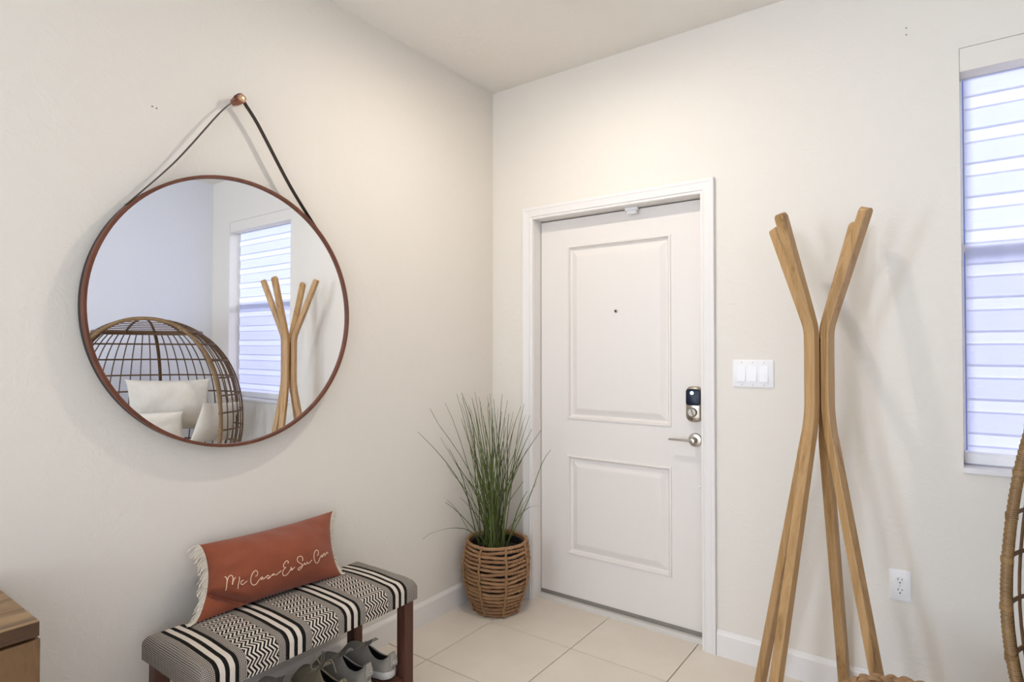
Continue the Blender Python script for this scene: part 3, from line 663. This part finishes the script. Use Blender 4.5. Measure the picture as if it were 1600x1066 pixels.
# ---------------------------------------------------------------- shoes on the bench shelf
def shoe(name, label, x, y, rot, mats, z=0.109, L=0.285, tongue=True, laces=0, tab=True, patch=True, group=None, pitch=0.0):
    """heel at the local origin, toe towards +X"""
    up_m, sole_m, heel_m = mats
    t = thing(name, label, 'shoe', (x, y, z), group); t.rotation_euler = (0, pitch, rot)
    def halfw(u): return 0.031 + 0.014 * math.sin(PI * min(1, max(0, u - 0.1) / 1.1)) ** 1.2 if u < 0.75 else (0.031 + 0.014 * math.sin(PI * 0.65 / 1.1) ** 1.2) * math.sqrt(max(0, 1 - ((u - 0.75) / 0.25) ** 2.3))
    def plan(s):
        """s 0..1 from heel centre along one side to toe centre"""
        if s < 0.16: a = s / 0.16 * PI / 2; return 0.032 * (1 - math.cos(a)) / L, math.sin(a) * halfw(0.11)
        u = 0.112 + (1 - 0.112) * ((s - 0.16) / 0.84) ; u = min(u, 1.0)
        if u > 0.75: a = (u - 0.75) / 0.25 * PI / 2; u = 0.75 + 0.25 * math.sin(a)
        return u, halfw(u)
    N = 40
    # sole: slab following the plan, curled up at the toe
    def spring(u): return 0.018 * max(0, (u - 0.72) / 0.28) ** 2 + 0.004 * max(0, 0.12 - u) / 0.12
    outl = [plan(i / N) for i in range(N + 1)]; loop = outl + [(u, -w_) for u, w_ in outl[-2:0:-1]]
    mb = MB(); rings = []
    for k, zz in ((0.93, 0), (1.03, 0.004), (1.05, 0.016), (1.02, 0.026), (0.96, 0.028)):
        rings.append([((u - 0.5) * L * (1 + (k - 1) * 0.35) + 0.5 * L, w_ * k, zz * (1.15 - 0.35 * u) + spring(u)) for u, w_ in loop])
    mb.loft(rings); mb.build('sole', sole_m, t, True, angle=60)
    # upper: one surface from the sole edge to the collar and the vamp ridge
    cf, hc = 0.50, 0.088
    mb = MB(); m = 9; vs = []; cols = []
    for sd in (1, -1):
        for i in range(N + 1):
            u, w_ = plan(i / N)
            base = Vector((u * L, sd * w_ * 0.99, 0.024 * (1.1 - 0.3 * u) + spring(u)))
            if u < cf:
                k = u / cf
                ow = 0.021 * math.sin(PI * (0.06 + 0.94 * k) ** 0.8) ** 0.75 if k < 0.999 else 0
                hh = hc - 0.026 * math.sin(PI * min(1, k * 1.05)) + 0.012 * k + (0.010 * max(0, 1 - k / 0.25))
                top = Vector((max(u * L, 0.004) + (0.008 if u < 0.02 else 0.0), sd * ow, hh))
                if i == 0: top = Vector((0.006, 0, hh))
            else:
                k = (u - cf) / (1 - cf)
                hh = 0.100 - 0.054 * k ** 0.8 if k < 0.98 else 0.04
                hh = 0.096 * (1 - k) ** 0.5 * 0.55 + 0.047 * (1 - k ** 4) + 0.024 * k
                top = Vector((u * L - 0.012 * k ** 6, 0, hh))
            ctl = (base + top) / 2 + Vector((0.0, sd * 0.012 * (1 - (u > 0.97)), 0.010)); 
            if u < 0.03: ctl.x -= 0.010
            if u > 0.85: ctl = Vector((base.x * 0.98, base.y * 0.9, top.z * 0.85 + 0.004))
            cols.append([base.lerp(ctl, q / (m - 1)).lerp(ctl.lerp(top, q / (m - 1)), q / (m - 1)) for q in range(m)])
    nc = N + 1
    for c in cols: vs += c
    fs = []
    for sd in (0, 1):
        for i in range(N):
            for q in range(m - 1):
                a = (sd * nc + i) * m + q; fs.append((a, a + m, a + m + 1, a + 1))
    mb.add(vs, fs); mb.build('upper', [up_m, M['lining']], t, 'all', solid=0.005)
    MB().loft([[(u * L, w_ * k, zz) for u, w_ in ((0.02, 0.0), (0.05, 0.018), (0.12, 0.027), (0.3, 0.03), (0.55, 0.03), (0.55, -0.03), (0.3, -0.03), (0.12, -0.027), (0.05, -0.018))] for k, zz in ((1, 0.026), (1, 0.032))]).build('insole', M['lining'], t)
    if tab:
        mb = MB(); rings = []
        for zz, off in ((0.055, -0.0052), (0.075, -0.003), (0.092, -0.0005), (0.100, 0.001)):
            hw = 0.017 if zz < 0.09 else 0.012
            rings.append([(off + 0.10 * (yy ** 2) * 6 - 0.0015 + dx, yy, zz) for yy, dx in ((-hw, 0), (-hw * .4, 0), (hw * .4, 0), (hw, 0), (hw, .004), (hw * .4, .004), (-hw * .4, .004), (-hw, .004))])
        mb.loft(rings); mb.build('heel_tab', heel_m, t, True)
    if patch:
        mb = MB(); mb.tube([(-0.0075 + 0.3 * (0.009 * math.cos(a)) ** 2 , 0.009 * math.cos(a), 0.066 + 0.006 * math.sin(a)) for a in [2 * PI * i / 16 for i in range(16)]], 0.0016, 6, closed=True)
        mb.build('heel_loop', M['sole'], t, True)
    if tongue:
        mb = MB(); rings = []
        for k in range(7):
            q = k / 6; xx = (0.56 - 0.22 * q) * L; zz = 0.088 + 0.036 * q; hw = 0.013 + 0.008 * q
            rings.append([(xx, -hw, zz - 0.006), (xx, -hw * .4, zz), (xx, hw * .4, zz), (xx, hw, zz - 0.006), (xx + 0.004, hw * .4, zz + .006), (xx + 0.004, -hw * .4, zz + .006)])
        mb.loft(rings); mb.build('tongue', up_m, t, True, angle=70)
    if laces:
        mb = MB()
        for k in range(5):
            xx = (0.50 + 0.055 * k) * L; zz = 0.102 - 0.008 * k
            for a, b in ((-1, 1), (1, -1)):
                mb.tube([(xx, a * 0.021, zz - 0.008), (xx + 0.006, 0, zz + 0.004), (xx + 0.013, b * 0.021, zz - 0.011)], 0.0021, 6)
        if laces > 1:   # loose bow
            c = Vector((0.47 * L, 0, 0.112))
            for yy, hh, xx in ((0.05, 0.045, -0.005), (-0.045, 0.035, 0.02)):
                mb.tube(smooth_path([c, c + Vector((xx, yy * .5, hh * .8)), c + Vector((xx * 2, yy, hh * .5)), c + Vector((xx, yy * .7, 0)), c], 5), 0.0021, 6)
            mb.tube(smooth_path([c, c + Vector((0.02, 0.02, 0.05)), c + Vector((0.055, 0.03, 0.085))], 5), 0.0021, 6)
            mb.tube(smooth_path([c, c + Vector((-0.02, -0.03, 0.01)), c + Vector((-0.03, -0.045, -0.04))], 5), 0.0021, 6)
        mb.build('laces', M['lace'], t, True)
    return t
W = math.pi
gm = (M['shoe_grey'], M['sole'], M['shoe_light'])
shoe('running_shoe', 'grey running shoe with white heel, right end of the bench shelf next to the leg', 0.402, -1.128, W + 0.10, gm, laces=1, L=0.275)
shoe('running_shoe', 'grey running shoe with white sole, second from the right leg on the bench shelf', 0.388, -1.236, W + 0.12, gm, laces=1, L=0.275)
shoe('canvas_shoe', 'khaki canvas shoe with pale loose laces on the bench shelf', 0.400, -1.352, W + 0.06, (M['shoe_tan'], M['sole'], M['shoe_tan']), laces=2, tab=False, patch=False, L=0.27)
shoe('canvas_shoe', 'grey shoe cut by the bottom edge, leftmost on the bench shelf', 0.355, -1.475, W + 0.10, (M['shoe_grey'], M['sole'], M['shoe_light']), laces=1, tab=False, patch=False, L=0.27)

# ---------------------------------------------------------------- wooden cabinet at the left edge
cb = thing('sideboard', 'brown wooden cabinet against the left wall at the left edge of the photo', 'cabinet', (0.0, -2.238, 0))
CX = 0.458; CL = 1.30; CH = 0.75
MB().box((0.004, -CL, CH - 0.034), (CX, 0, CH)).build('top', M['acacia'], cb, bevel=0.0015)
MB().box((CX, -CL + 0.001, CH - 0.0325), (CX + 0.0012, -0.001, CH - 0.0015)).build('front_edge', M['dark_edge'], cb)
mb = MB(); mb.box((0.004, -CL + 0.004, 0.12), (CX - 0.026, 0.0, CH - 0.034)); mb.build('carcass', M['acacia_front'], cb, bevel=0.0015)
for k in range(2):
    y1 = 0.002 - k * 0.652
    dr = MB().box((CX - 0.024, y1 - 0.646, 0.13), (CX - 0.001, y1, CH - 0.041)).build('cabinet_door', M['acacia_front'], cb, bevel=0.0015)
    MB().box((CX - 0.001, y1 - 0.06 - 0.47 * (1 - k), 0.45), (CX + 0.012, y1 - 0.045 - 0.47 * (1 - k), 0.60)).build('handle', M['slot'], dr, bevel=0.003)
for x in (0.03, CX - 0.075):
    for y in (-CL + 0.03, -0.075): MB().box((x, y, 0), (x + 0.045, y + 0.045, 0.12)).build('leg', M['acacia_front'], cb)

# ---------------------------------------------------------------- basket with the grass plant
PC = Vector((0.192, -0.212, 0))
bk = thing('planter_basket', 'round woven rush basket holding the grass plant in the corner', 'basket', PC)
prof = [(0.0, 0.108), (0.05, 0.127), (0.11, 0.150), (0.18, 0.166), (0.25, 0.170), (0.31, 0.164), (0.362, 0.153)]
def brad(z):
    for (z0, r0), (z1, r1) in zip(prof, prof[1:]):
        if z <= z1:
            t_ = (z - z0) / (z1 - z0); t_ = t_ * t_ * (3 - 2 * t_) * 0.3 + t_ * 0.7; return r0 + (r1 - r0) * t_
    return prof[-1][1]
rnd = random.Random(11); NC = 18
for k in range(NC):
    z = 0.010 + (0.362 - 0.012) * k / (NC - 1); ph = rnd.random() * 9
    amp = 0.0026 if 3 < k < NC - 1 else 0.001
    pts = []; n = 72
    for j in range(n):
        a = 2 * PI * j / n; zz = z + amp * math.sin(3 * a + ph) + amp * 0.8 * math.sin(5 * a + ph * 2)
        pts.append((brad(z) * math.cos(a) + 0.001 * math.sin(8 * a), brad(z) * math.sin(a), max(zz, 0.0085)))
    rr = 0.0082 if k < NC - 1 else 0.0088
    mb = MB(); mb.tube(pts, (lambda t_, p=ph, q=rr: q * (1 + 0.10 * math.sin(40 * t_ * PI + p))), 8, closed=True); mb.build('coil', M['coil'], bk, True)
for k in range(8):
    a0 = math.radians(8 + 45 * k); pts = []
    for j in range(46):
        z = 0.006 + (0.362 - 0.004) * j / 45; a = a0 + 0.016 * math.sin(j * 0.75 + k); r = brad(z) + 0.0105 + 0.002 * math.sin(j * 1.7)
        pts.append((r * math.cos(a), r * math.sin(a), max(z, 0.0055)))
    MB().tube(pts, lambda t_, k=k: 0.0062 * (1 + 0.18 * math.sin(60 * t_ + k)), 6).build('binding_cord', M['cord'], bk, True)
MB().lathe([(0.001, 0.004), (0.095, 0.004), (0.112, 0.06), (0.140, 0.16), (0.148, 0.26), (0.140, 0.348), (0.134, 0.348), (0.138, 0.26), (0.10, 0.10), (0.001, 0.10)], (0, 0, 0), 40).build('liner', M['pot'], bk, True)
gp = thing('grass_plant', 'tall thin green grass plant growing out of the corner basket', 'plant', PC + Vector((0, 0, 0.10)))
MB().lathe([(0.001, 0.0), (0.095, 0.005), (0.128, 0.13), (0.132, 0.212), (0.09, 0.222), (0.001, 0.228)], (0, 0, 0), 28).build('soil', M['soil'], gp, True)
RT = Vector((math.cos(YAW), math.sin(YAW), 0)); DV = Vector((math.sin(YAW), -math.cos(YAW), 0))
rnd = random.Random(5)
TIPS = [(120, 100), (150, 85), (70, 185), (215, 50), (222, 70), (270, 40), (265, 62), (280, 90), (300, 60), (330, 70), (345, 110), (370, 65), (415, 55), (418, 70), (515, 100), (485, 125), (545, 170), (550, 230), (575, 210), (655, 315), (160, 240), (190, 300), (90, 655), (150, 530), (170, 370), (590, 590), (580, 485), (525, 465), (370, 130), (450, 180), (510, 290), (240, 500), (205, 100), (235, 120), (255, 130), (295, 130), (320, 150), (385, 160), (400, 120), (430, 150), (465, 210), (470, 150)]
tips = [((640 + a / 2.804 - 779) * 0.00322, 1.357 + (548 - 600 - b / 2.804) * 0.00322) for a, b in TIPS]
for k in range(58):
    lat = rnd.gauss(-0.035, 0.075); tips.append((lat, rnd.uniform(0.70, 1.12) - abs(lat) * 0.5))
for k, (lat, z) in enumerate(tips):
    low = z < 0.55
    dep = rnd.uniform(-0.12, 0.12)
    b = Vector((0, 0, 0.22)) + RT * (rnd.gauss(-0.012, 0.030) + lat * 0.12) + DV * rnd.gauss(0, 0.035)
    tip = Vector((0, 0, z - 0.10)) + RT * lat + DV * dep
    need = max(0, 0.012 - (PC.x + tip.x)) / DV.x; tip += DV * need
    if PC.y + tip.y > -0.03: tip += DV * ((PC.y + tip.y + 0.03) / -DV.y)
    tip.z -= (dep + need) * 0.10
    h = tip.z - b.z
    if low or k in (2, 19): mid = b.lerp(tip, 0.45) + Vector((0, 0, 0.10 + 0.12 * abs(lat)))
    else: mid = b.lerp(tip, 0.5) - RT * (lat * rnd.uniform(0.10, 0.28)) + Vector((0, 0, 0.02))
    if low: mid.z = max(mid.z, 0.30)
    for p in (mid,):
        p.x = max(p.x, 0.012 - PC.x); p.y = min(p.y, -0.03 - PC.y)
    wob = Vector((rnd.gauss(0, 0.016), rnd.gauss(0, 0.016), 0)); hook = RT * rnd.gauss(0.02 if lat > 0 else -0.02, 0.02)
    path = [b.lerp(mid, q).lerp(mid.lerp(tip, q), q) + wob * math.sin(PI * q * 1.4) + hook * max(0, q - 0.6) ** 2 * 3 for q in [i / 9 for i in range(10)]]
    for p in path: p.x = max(p.x, 0.006 - PC.x); p.y = min(p.y, -0.022 - PC.y)
    w0 = rnd.uniform(0.0019, 0.0032)
    side = (RT * rnd.uniform(0.6, 1) + DV * rnd.uniform(-0.7, 0.7)).normalized(); rings = []
    for i, p in enumerate(path):
        ww = w0 * (1 - (i / 9) ** 2.6 * 0.6); tn = (path[min(i + 1, 9)] - path[max(i - 1, 0)]).normalized()
        sd = (side - tn * side.dot(tn)).normalized(); nn = tn.cross(sd)
        rings.append([p - sd * ww, p - nn * ww * 0.35, p + sd * ww, p + nn * ww * 0.35])
    MB().loft(rings).build('blade', M['blade'] if rnd.random() < 0.68 else M['blade_dry'], gp, True)

# ---------------------------------------------------------------- egg chair
FA = math.radians(32); EC = Vector((2.509, -0.914, 0)); ER = math.atan2(math.cos(FA), -math.sin(FA))
eg = thing('egg_chair', 'brown wicker egg shaped lounge chair with white cushions in front of the window', 'chair', EC); eg.rotation_euler = (0, 0, ER)
EW, EB, YC, DB, Z0, ZU, ZD, EN = 0.50, 0.63, 0.28, 0.42, 0.79, 0.775, 0.60, 2.2
LEAN = 0.10; PH0 = math.acos(EW / EB); DF = YC / math.sin(PH0)
def ew(z):
    k = (z - Z0) / (ZU if z > Z0 else ZD); return EW * max(0, 1 - abs(k) ** EN) ** (1 / EN)
def epos(phi, z):
    k = ew(z) / EW; f = -PH0 + (PI + 2 * PH0) * phi / PI; s = math.sin(f)
    return Vector((EB * k * math.cos(f), (-YC - (DB if s > 0 else DF) * s) * k - (z - Z0) * LEAN, z))
def rimpos(a):
    c, s = math.cos(a), math.sin(a); q = (abs(c) ** EN + abs(s) ** EN) ** (-1 / EN)
    zz = (ZU if s > 0 else ZD) * s * q; return Vector((EW * c * q, -zz * LEAN, Z0 + zz))
n = 900
mb = MB(); mb.tube([rimpos(2 * PI * i / n) for i in range(n)], lambda t_: 0.0135 + 0.0011 * math.sin(t_ * 2 * PI * 300), 8, closed=True)
rim = mb.build('rim', M['rattan'], eg, 'all')
LEV = [0.26, 0.38, 0.505, 0.63, 0.76, 0.885, 1.01, 1.14, 1.265, 1.385]
for z in LEV:
    pts = [epos(PI * i / 60, z) for i in range(61)]
    MB().tube(pts, 0.0062, 6).build('ring', M['rattan_dark'], eg, True)
    for sd in (0, PI):
        p = epos(sd, z); q = p + Vector((0, 0, 0.022)); 
        MB().tube([p - Vector((0, 0, 0.008)) , p, p + Vector((0, 0, 0.008))], 0.0160, 10).build('rim_binding', M['rattan'], eg, True)
MB().tube([epos(PI * i / 60, 1.468) for i in range(61)], 0.015, 8).build('crown_band', M['rattan_dark'], eg, True)
NR = 38
for k in range(1, NR):
    ph = PI * k / NR; thick = k in (9, 19, 29)
    zs = [0.22 + (1.468 - 0.22) * i / 26 for i in range(27)]
    MB().tube([epos(ph, z) for z in zs], 0.0125 if thick else 0.0042, 6).build('spine' if thick else 'rib', M['rattan_dark'], eg, True)
for k in (5, 9, 14, 19, 24, 29, 33):
    ph = PI * k / NR; zs = [1.468 + (1.562 - 1.468) * i / 8 for i in range(9)]
    MB().tube([epos(ph, z) for z in zs], 0.008, 6).build('crown_strap', M['rattan_dark'], eg, True)
for k in range(6):
    z = 1.485 + 0.012 * k; MB().tube([epos(PI * i / 40, z) for i in range(41)], 0.0035, 6).build('crown_strand', M['rattan_dark'], eg, True)
MB().tube([epos(PI * i / 30, 0.225) for i in range(31)], 0.012, 8).build('foot_ring', M['rattan_dark'], eg, True)
for sx, sy in ((-0.20, -0.05), (0.20, -0.05), (-0.16, -0.34), (0.16, -0.34)):
    MB().tube([(sx * 0.9, sy, 0.24), (sx * 1.25, sy + (0.03 if sy > -0.2 else -0.06), 0.0)], 0.016, 8).build('leg', M['rattan'], eg, True)
def cushion(name, label, loc, rot, w_, h_, t_, pinch=0.08, seed=0, ex=0.5, group=None):
    """stuffed square cushion: two bulging faces between pinched corners"""
    mb = MB(); n = 28; g = [0.5 - 0.5 * math.cos(PI * i / n) for i in range(n + 1)]
    def pos(s, t, sg):
        a = max(0, 1 - (2 * s - 1) ** 2); b = max(0, 1 - (2 * t - 1) ** 2)
        x = (s - .5) * (1 - pinch * b ** .6); y = (t - .5) * (1 - pinch * a ** .6)
        hh = (a ** ex) * (b ** ex) * (1 + 0.30 * noise.noise(Vector((s * 3.5 + seed, t * 3.5, sg)))) + 0.05 * noise.noise(Vector((s * 11, t * 9 + seed, sg * 2))) * a * b
        return (x * w_, y * h_, sg * hh * t_ / 2)
    for sg in (1, -1):
        mb.add([pos(s, t, sg) for s in g for t in g], [(i * (n + 1) + j, (i + 1) * (n + 1) + j, (i + 1) * (n + 1) + j + 1, i * (n + 1) + j + 1) for i in range(n) for j in range(n)])
    o = mb.build(name, M['white_cloth'], None, 'all')
    o.matrix_world = Matrix.Translation(EC) @ Matrix.Rotation(ER, 4, 'Z') @ Matrix.Translation(Vector(loc)) @ Matrix.Rotation(rot[2], 4, 'Z') @ Matrix.Rotation(rot[0], 4, 'X') @ Matrix.Rotation(rot[1], 4, 'Y')
    return tag(o, label, 'cushion', group)
cushion('seat_cushion', 'thick white seat cushion filling the bottom of the egg chair', (0.0, -0.31, 0.50), (0, 0, 0), 0.62, 0.46, 0.26, 0.0, 1, 0.3)
cushion('back_pillow', 'white pillow leaning against the back of the egg chair', (0.11, -0.40, 0.92), (math.radians(78), 0, 0.05), 0.58, 0.42, 0.15, 0.09, 4)
cushion('lumbar_pillow', 'white pillow lying in front of the back pillow in the egg chair', (0.00, -0.18, 0.775), (math.radians(62), 0, 0.04), 0.50, 0.28, 0.11, 0.08, 8)
cushion('side_pillow', 'white pillow tilted against the window side of the egg chair', (0.44, -0.30, 0.79), (math.radians(68), math.radians(8), -0.95), 0.36, 0.34, 0.11, 0.08, 13)

# ---------------------------------------------------------------- woven basket at the bottom edge
wb = thing('woven_basket', 'round wicker basket with braided rim at the bottom edge in front of coat rack', 'basket', (2.030, -0.815, 0))
RB = 0.158
for k in range(20):
    z = 0.012 + 0.375 * k / 19; r = RB - 0.02 * (1 - k / 19)
    MB().tube([((r + 0.003 * math.cos(12 * a + k * PI)) * math.cos(a), (r + 0.003 * math.cos(12 * a + k * PI)) * math.sin(a), z) for a in [2 * PI * j / 96 for j in range(96)]], 0.0105, 6, closed=True).build('woven_strand', M['braid'], wb, True)
for s in range(3):
    pts = []
    for j in range(240):
        a = 2 * PI * j / 240; q = 9 * a + 2 * PI * s / 3
        pts.append(((RB + 0.010 * math.cos(q)) * math.cos(a), (RB + 0.010 * math.cos(q)) * math.sin(a), 0.408 + 0.010 * math.sin(2 * q) * 0.6))
    MB().tube(pts, 0.0085, 6, closed=True, rx=1.5).build('rim_braid', M['braid'], wb, True)
MB().lathe([(0.001, 0.006), (0.13, 0.006), (0.13, 0.012), (0.001, 0.012)], (0, 0, 0), 32).build('basket_bottom', M['coil'], wb)
